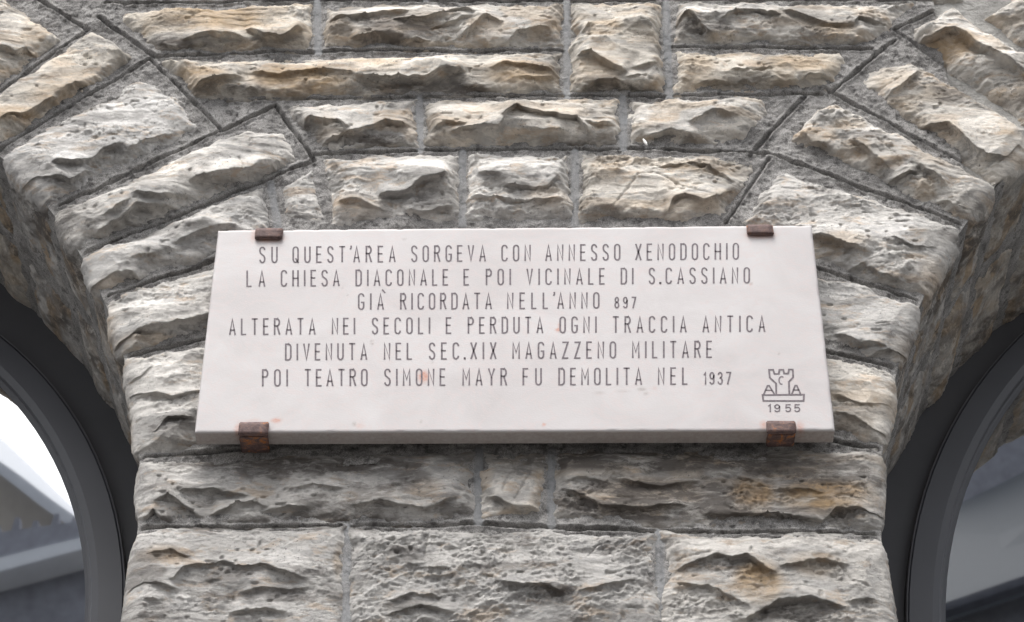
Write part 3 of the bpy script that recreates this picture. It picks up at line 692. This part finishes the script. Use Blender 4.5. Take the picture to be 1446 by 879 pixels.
# single-stroke letters, box 1 high; (width, [strokes])
def arc(cx, cy, rx, ry, a0, a1, n=7):
    return [(cx + rx * math.cos(math.radians(a0 + (a1 - a0) * i / n)), cy + ry * math.sin(math.radians(a0 + (a1 - a0) * i / n))) for i in range(n + 1)]
w = .40; r = .2
O_ = arc(.2, .82, .2, .18, 0, 180) + arc(.2, .18, .2, .18, 180, 360) + [(.4, .82)]
C_ = arc(.2, .82, .2, .18, 5, 180) + arc(.2, .18, .2, .18, 180, 355)
S_ = arc(.2, .82, .19, .18, 5, 180) + [(.01, .72), (.06, .60), (.33, .42), (.39, .30)] + arc(.2, .18, .19, .18, 0, -175)
GL = {
 'A': (.42, [[(0, 0), (.21, 1), (.42, 0)], [(.06, .28), (.36, .28)]]), 'C': (.4, [C_]),
 'D': (.4, [[(0, 0), (0, 1), (.2, 1)] + arc(.2, .80, .2, .2, 90, 0, 5) + arc(.2, .2, .2, .2, 0, -90, 5) + [(0, 0)]]),
 'E': (.34, [[(.34, 1), (0, 1), (0, 0), (.34, 0)], [(0, .52), (.29, .52)]]), 'F': (.34, [[(.34, 1), (0, 1), (0, 0)], [(0, .52), (.29, .52)]]),
 'G': (.4, [C_[:-1] + [(.4, .2), (.4, .45), (.22, .45)]]), 'H': (.4, [[(0, 0), (0, 1)], [(.4, 0), (.4, 1)], [(0, .5), (.4, .5)]]),
 'I': (.0, [[(0, 0), (0, 1)]]), 'L': (.32, [[(0, 1), (0, 0), (.32, 0)]]), 'M': (.48, [[(0, 0), (0, 1), (.24, .35), (.48, 1), (.48, 0)]]),
 'N': (.40, [[(0, 0), (0, 1), (.4, 0), (.4, 1)]]), 'O': (.4, [O_]),
 'P': (.38, [[(0, 0), (0, 1), (.2, 1)] + arc(.2, .78, .18, .22, 90, -90, 8) + [(0, .56)]]),
 'Q': (.4, [O_, [(.22, .24), (.42, -.04)]]),
 'R': (.4, [[(0, 0), (0, 1), (.2, 1)] + arc(.2, .77, .18, .23, 90, -90, 8) + [(0, .54)], [(.2, .54), (.4, 0)]]),
 'S': (.4, [S_]), 'T': (.40, [[(0, 1), (.40, 1)], [(.20, 1), (.20, 0)]]),
 'U': (.4, [[(0, 1), (0, .2)] + arc(.2, .19, .2, .19, 180, 360) + [(.4, 1)]]), 'V': (.4, [[(0, 1), (.2, 0), (.4, 1)]]),
 'X': (.4, [[(0, 0), (.4, 1)], [(0, 1), (.4, 0)]]), 'Y': (.42, [[(0, 1), (.21, .48), (.42, 1)], [(.21, .48), (.21, 0)]]),
 'Z': (.4, [[(0, 1), (.4, 1), (0, 0), (.4, 0)]]), '.': (.03, [[(0, 0), (.03, 0), (.03, .05), (0, .05), (0, 0)]]),
 "'": (.06, [[(.05, 1.04), (.05, .93), (0, .84)]]), "`": (.06, [[(0, 1.02), (.10, .84)]]),
 '1': (.14, [[(0, .80), (.14, 1), (.14, 0)]]), '9': (.42, [arc(.21, .72, .2, .27, 0, 360, 12), [(.41, .72), (.41, .25)] + arc(.21, .22, .2, .2, 0, -160, 6)]),
 '3': (.42, [arc(.2, .76, .19, .23, 160, -90, 8) + arc(.2, .27, .22, .26, 90, -160, 9)]), '7': (.42, [[(0, 1), (.42, 1), (.12, 0)]]),
 '8': (.42, [arc(.21, .76, .18, .23, 0, 360, 12), arc(.21, .27, .21, .26, 0, 360, 12)]),
 '5': (.42, [[(.38, 1), (.04, 1), (.02, .56)] + arc(.2, .33, .21, .31, 130, -150, 9)]),
}
PN = 0
def stroke_mesh(V, F, pts, hw, y):
    """flat-topped fillet along a line of wall points, mitred"""
    P = [np.array(p, float) for p in pts]; closed = np.hypot(*(P[0] - P[-1])) < 1e-6
    if closed: P = P[:-1]
    n = len(P); base = len(V)
    for i in range(n):
        a = P[i - 1] if (i > 0 or closed) else None; b = P[(i + 1) % n] if (i < n - 1 or closed) else None
        d1 = None if a is None else (P[i] - a) / max(np.hypot(*(P[i] - a)), 1e-9); d2 = None if b is None else (b - P[i]) / max(np.hypot(*(b - P[i])), 1e-9)
        if d1 is None: t = d2; k = 1; e = -t * hw * .6
        elif d2 is None: t = d1; k = 1; e = t * hw * .6
        else:
            t = d1 + d2; l = np.hypot(*t); t = t / l if l > 1e-6 else d1; k = 1 / max(.45, abs(d1 @ t)); e = np.zeros(2)
        nr = np.array((-t[1], t[0])) * hw * k
        for sgn in (-1, 1):
            q = P[i] + e + nr * sgn; V.append((q[0], y, q[1]))
    for i in range(n if closed else n - 1):
        j = (i + 1) % n; F.append((base + 2 * i, base + 2 * j, base + 2 * j + 1, base + 2 * i + 1))
YL = YF - .0005
def text_run(par, s, x0, x1, topL, botL, topR, botR, X0, X1, hw=.0018):
    """s fills photo x0..x1; (top,bot) lines run from X0 to X1"""
    ex = {'.': .10, "'": .02, '`': .0}
    adv = []; tot = 0
    gap = 1.0
    ws = [GL[c][0] for c in s if c != '|']
    hpx = (botL - topL)
    # gap solves: sum widths*h*k + gaps = x1-x0
    n = len(s); k = 1.0; wsum = sum(ws) * hpx * .80
    V, F = [], []
    small = [i for i in range(n - 1) if s[i] in ".'`" or s[i + 1] in ".'`"]
    gu = (x1 - x0 - wsum) / max(.001, (n - 1) - .15 * len(small))
    x = x0
    for i, c in enumerate(s):
        wd, st = GL[c]
        for line in st:
            out = []
            for a, b in line:
                px = x + a * hpx * .80
                f = (px - X0) / (X1 - X0); top = topL + (topR - topL) * f; bot = botL + (botR - botL) * f
                py = bot + (top - bot) * b
                out.append(w2(px, py, YL))
            stroke_mesh(V, F, out, hw, YL)
        mesh_obj('letter' if c.isalpha() else 'digit' if c.isdigit() else 'mark', V, F, M_INK, par); V, F = [], []
        x += wd * hpx * .80 + gu * (.85 if i in small else 1)
LINES = [
 ((349.5,371.0,344.0,366.0,366,1044), [("SU",367,391),("QUEST'",414,496),("AREA",500,557.5),("SORGEVA",581.5,685),("CON",709,748.5),("ANNESSO",771,875),("XENODOCHIO",898,1042.5)]),
 ((382.8,404.5,378.3,399.6,348,1059), [("LA",349,373.5),("CHIESA",397.5,478.5),("DIACONALE",503,632),("E",655.5,663.5),("POI",687,720.5),("VICINALE",744.5,853),("DI",877.5,893.5),("S.CASSIANO",917,1058)]),
 ((415.2,437.0,413.6,435.2,505,847), [("GIA",506.5,541),("RICORDATA",566,693.5),("NELL'",717,783),("ANNO",788,845.5)]),
 ((450.8,472.6,446.4,468.2,324,1080), [("ALTERATA",324.5,444.5),("NEI",469.5,500.5),("SECOLI",526,606.5),("E",630.5,638.5),("PERDUTA",661.5,766),("OGNI",791,841.5),("TRACCIA",866,968.5),("ANTICA",993,1079.5)]),
 ((486.2,508.4,482.2,504.6,402,1005), [("DIVENUTA",403.5,517.5),("NEL",543,581),("SEC.XIX",606.5,700),("MAGAZZENO",724.5,869),("MILITARE",893.5,1004.5)]),
 ((522.6,545.2,519.8,542.6,369,971), [("POI",371,405.5),("TEATRO",431,518),("SIMONE",543.5,628),("MAYR",654,715),("FU",739,764),("DEMOLITA",789.5,905.5),("NEL",930,970)]),
]
for k, (ln, words) in enumerate(LINES):
    a, b, c, d, X0, X1 = ln; par = empty('engraved_line', (0, 0, 0), PLAQUE); par.location = Vector(at(723, (a + b) / 2, YL)) - PLAQUE.location
    for s, x0, x1 in words: text_run(par, s, x0, x1, a, b, c, d, X0, X1)
    if k == 2:
        V, F = [], []; stroke_mesh(V, F, [w2(540, 409.5, YL), w2(543.5, 413.5, YL)], .0017, YL); mesh_obj('mark', V, F, M_INK, par)
        text_run(par, "897", 868.5, 897.5, 420, 435, 420, 435, 868, 898, .0016)
    if k == 5: text_run(par, "1937", 994.5, 1031.5, 526.2, 542.6, 526, 542.4, 993, 1032, .0016)
def emblem():
    V, F = [], []
    def z(*pts): return [w2(1050 + x / 6.28, 500 + y / 6.28, YL) for x, y in pts]
    stroke_mesh(V, F, z((290,352),(288,262),(232,210),(226,140),(262,140),(274,176),(312,176),(318,140),(352,140),(360,174),(396,174),(402,138),(436,138),(440,206),(402,248),(406,352)), .0019, YL)
    mesh_obj('engraved_tower', V, F, M_INK, PLAQUE); V, F = [], []
    stroke_mesh(V, F, z((168,364),(176,416),(532,416),(536,360),(168,364)), .0019, YL)
    mesh_obj('engraved_base', V, F, M_INK, PLAQUE); V, F = [], []
    stroke_mesh(V, F, z((180,356),(212,282),(228,282),(272,354)), .0017, YL); stroke_mesh(V, F, z((198,322),(252,322)), .0013, YL)
    mesh_obj('engraved_cone', V, F, M_INK, PLAQUE); V, F = [], []
    stroke_mesh(V, F, z((428,354),(458,280),(472,280),(504,352)), .0017, YL); stroke_mesh(V, F, z((442,320),(490,320)), .0013, YL)
    mesh_obj('engraved_cone', V, F, M_INK, PLAQUE); V, F = [], []
    cc = [(338 + 24 * math.cos(math.radians(t)), 234 + 34 * math.sin(math.radians(t))) for t in range(-60, -300, -24)]
    stroke_mesh(V, F, z(*cc), .0014, YL)
    mesh_obj('letter', V, F, M_INK, PLAQUE)
    for ch, xx in (('1', 226), ('9', 276), ('5', 374), ('5', 454)):
        wd, st = GL[ch]; V, F = [], []
        for line in st: stroke_mesh(V, F, z(*[(xx + (a if ch != '1' else a - .04) * 105, 512 - b * 62) for a, b in line]), .0014, YL)
        mesh_obj('digit', V, F, M_INK, PLAQUE)
emblem()

# ------------------------------------------------------------------ iron clamps
def rbox(lo, hi, seed, bev=.0022, ni=10):
    """worn forged bar: box with rounded edges and uneven faces"""
    import bmesh
    bm = bmesh.new(); lo = np.array(lo, float); hi = np.array(hi, float)
    bmesh.ops.create_cube(bm, size=1)
    for v in bm.verts:
        for a in range(3): v.co[a] = lo[a] + (v.co[a] + .5) * (hi[a] - lo[a])
    bmesh.ops.bevel(bm, geom=bm.edges[:], offset=bev, segments=2, affect='EDGES')
    bmesh.ops.subdivide_edges(bm, edges=bm.edges[:], cuts=3, use_grid_fill=True)
    c = (lo + hi) / 2
    for v in bm.verts:
        p = np.array(v.co); k = .0011 * (vn(np.array(p[0] / .012), np.array((p[2] + p[1]) / .012), seed) - .5) * 2
        d = p - c; l = np.linalg.norm(d); v.co = Vector(p + d / l * k)
    V = [tuple(v.co) for v in bm.verts]; bm.verts.index_update(); F = [tuple(v.index for v in f.verts) for f in bm.faces]; bm.free()
    return V, F
def clamp(px0, px1, py0, py1, low, label, seed, back=.02):
    a = at(px0, py0, YF - .007); b = at(px1, py1, YF - .007)
    if low:
        edge = (PC[0] + (PC[1] - PC[0]) * ((px0 - 275) / 904.))[2]; zt, zb = a[2], edge - .011
        o = empty('iron_clamp', (a[0], 0, edge))
        V, F = rbox((a[0], YF - .008, zb), (b[0], YF - .0008, zt), seed); mesh_obj('tab', V, F, M_RUST, o, True)
        V, F = rbox((a[0] + .002, YF - .0005, edge - .0105), (b[0] - .002, back, edge - .0012), seed + 3, .002); mesh_obj('arm', V, F, M_RUST2, o, True)
    else:
        edge = (PC[3] + (PC[2] - PC[3]) * ((px0 - 308) / 838.))[2]; zb, zt = b[2], a[2]
        o = empty('iron_clamp', (a[0], 0, edge))
        V, F = rbox((a[0], YF - .008, zb), (b[0], YF - .0008, zt), seed); mesh_obj('tab', V, F, M_RUST, o, True)
        V, F = rbox((a[0] + .002, YF - .0005, edge + .001), (b[0] - .002, .02, max(edge + .003, zt - .0006)), seed + 3, .002); mesh_obj('arm', V, F, M_RUST, o, True)
    tag(o, label, 'clamp', 'iron clamps holding the plaque')
clamp(361, 399, 322, 337, False, 'dark brown iron clamp over the upper left edge of the plaque', 1)
clamp(1054, 1093, 317, 331, False, 'reddish brown iron clamp over the upper right edge of the plaque', 2)
clamp(337.5, 378.5, 595.5, 615, True, 'large rusty iron clamp under the lower left edge of the plaque', 3, -.026)
clamp(1082, 1125.5, 594, 614, True, 'rusty iron clamp below the engraved tower and date 1955', 4, -.040)

# small white fleck caught on the stone above the plaque
def fleck():
    p = at(911, 201, -.040); V, F = [], []; n = 8
    for i in range(7):
        t = i / 6 * math.pi; rr = math.sin(t) * .0036 * (1 + .15 * math.sin(5 * t))
        for j in range(n):
            a = j / n * 2 * math.pi; V.append((p[0] + rr * math.cos(a) - .004 * math.cos(t), p[1] + rr * math.sin(a) * .8, p[2] + .0105 * math.cos(t)))
    for i in range(6):
        for j in range(n): F.append((i * n + j, i * n + (j + 1) % n, (i + 1) * n + (j + 1) % n, (i + 1) * n + j))
    o = mesh_obj('white_fleck', V, F, make_simple("white_fluff", (.82, .81, .78), .9), None, True)
    tag(o, 'tiny white fleck stuck under a block above the plaque', 'fleck')
fleck()

# ------------------------------------------------------------------ street: paving, houses across it (seen in the panes)
g = mesh_obj('ground', [(-60, -60, 0), (60, -60, 0), (60, .3, 0), (-60, .3, 0)], [(0, 1, 2, 3)], make_simple("street_paving", (.13, .125, .12), .9, 0, 30, .004, .2, 2), None)
tag(g, kind='structure')
M_H = [make_simple("render_cream", (.60, .56, .50), .9, var=.06), make_simple("render_grey", (.065, .075, .088), .9, var=.05), make_simple("roof_slate", (.06, .065, .085), .8, var=.2),
       make_simple("fascia_pale", (.68, .72, .78), .7, var=.05), make_simple("plaster_dark", (.24, .25, .29), .9, var=.2)]
def mirr(px, py, yv, D):
    """world point at distance yv in front of the wall that the pane at depth D reflects at (px,py)"""
    d = ray(px, py); t = (DIST + 2 * D + yv) / d[1]; return (d[0] * t, d[2] * t + EYE)
def prism(name, poly, y0, y1, mat, parent):
    n = len(poly); V = [(x, y0, z) for x, z in poly] + [(x, y1, z) for x, z in poly]
    F = [tuple(range(n)), tuple(range(2 * n - 1, n - 1, -1))] + [(i, i + n, (i + 1) % n + n, (i + 1) % n) for i in range(n)]
    return mesh_obj(name, V, F, mat, parent)
H1 = empty('gabled_house', (-4, -16, 0)); tag(H1, 'pale gabled house with a dark sloping roof, mirrored in the left window', 'house')
gD = .57
a = mirr(-60, 575, 14, gD); b = mirr(135, 748, 14, gD); c = mirr(135, 900, 14, gD); d = mirr(-60, 900, 14, gD)
a2 = mirr(-60, 612, 14, gD); b2 = mirr(112, 740, 14, gD)
prism('wall', [a2, b2, (b2[0], 0), (a2[0] - 6, 0), (a2[0] - 6, a2[1])], -14.1, -22, M_H[0], H1)
e1 = mirr(-60, 560, 15.4, gD); e2 = mirr(112, 727, 15.4, gD); f1 = mirr(-60, 612, 13.2, gD); f2 = mirr(108, 733, 13.2, gD)
def slope(name, top, yt, bot, yb, mat, parent, th=.12):
    Q = [(top[0][0], -yt, top[0][1]), (top[1][0], -yt, top[1][1]), (bot[1][0], -yb, bot[1][1]), (bot[0][0], -yb, bot[0][1])]
    V = Q + [(x, y - .05, z - th) for x, y, z in Q]
    return mesh_obj(name, V, [(0, 1, 2, 3), (7, 6, 5, 4), (0, 4, 5, 1), (1, 5, 6, 2), (2, 6, 7, 3), (3, 7, 4, 0)], mat, parent)
slope('roof', [e1, e2], 15.4, [f1, f2], 13.2, M_H[3], H1)
H2 = empty('low_building', (-4, -11, 0)); tag(H2, 'dark low building with a pale cornice, mirrored in the left window', 'building')
p1 = mirr(-60, 742, 10, gD); p2 = mirr(140, 716, 10, gD)
prism('wall', [(p1[0] - 4, 0), (p1[0] - 4, p1[1]), p1, p2, (p2[0] + .02, 0)], -10.2, -13, M_H[4], H2)
q1 = mirr(-60, 806, 9.9, gD); q2 = mirr(140, 757, 9.9, gD); q3 = mirr(140, 773, 9.9, gD); q4 = mirr(-60, 826, 9.9, gD)
prism('cornice', [q1, q2, q3, q4], -9.9, -10.19, M_H[3], H2)
for k in range(7):
    x = p1[0] + (p2[0] - p1[0]) * (k + .5) / 7; z = p1[1] + (p2[1] - p1[1]) * (k + .5) / 7; s = .12 + .10 * ((k * 37) % 5) / 5
    prism('finial', [(x - .05, z - .1), (x + .05, z - .1), (x + .02, z + s), (x - .02, z + s)], -10.3, -10.4, M_H[4], H2)
H3 = empty('tall_house', (5, -14, 0)); tag(H3, 'tall grey blue house with a pale metal roof slope, mirrored in the right window', 'house')
gD = .69
def line3(px0, py0, px1, py1, yv): return [mirr(px0, py0, yv, gD), mirr(px1, py1, yv, gD)]
slope('roof', line3(1280, 748, 1600, 596, 15.0), 15.0, line3(1280, 880, 1600, 775, 11.6), 11.6, M_H[1], H3)
u1, u2 = line3(1280, 765, 1600, 600, 15.3); t1, t2 = line3(1280, 520, 1600, 380, 15.3)
prism('upper_wall', [u1, u2, t2, t1], -15.3, -22.5, M_H[4], H3)
w1, w3 = line3(1280, 884, 1600, 779, 11.9)
prism('lower_wall', [(w1[0], 0), w1, w3, (w3[0], 0)], -11.9, -15.2, M_H[4], H3)
gt = line3(1280, 873, 1600, 768, 11.3); gb = line3(1280, 884, 1600, 780, 11.3)
prism('gutter', [gb[0], gb[1], gt[1], gt[0]], -11.3, -11.45, M_H[2], H3)
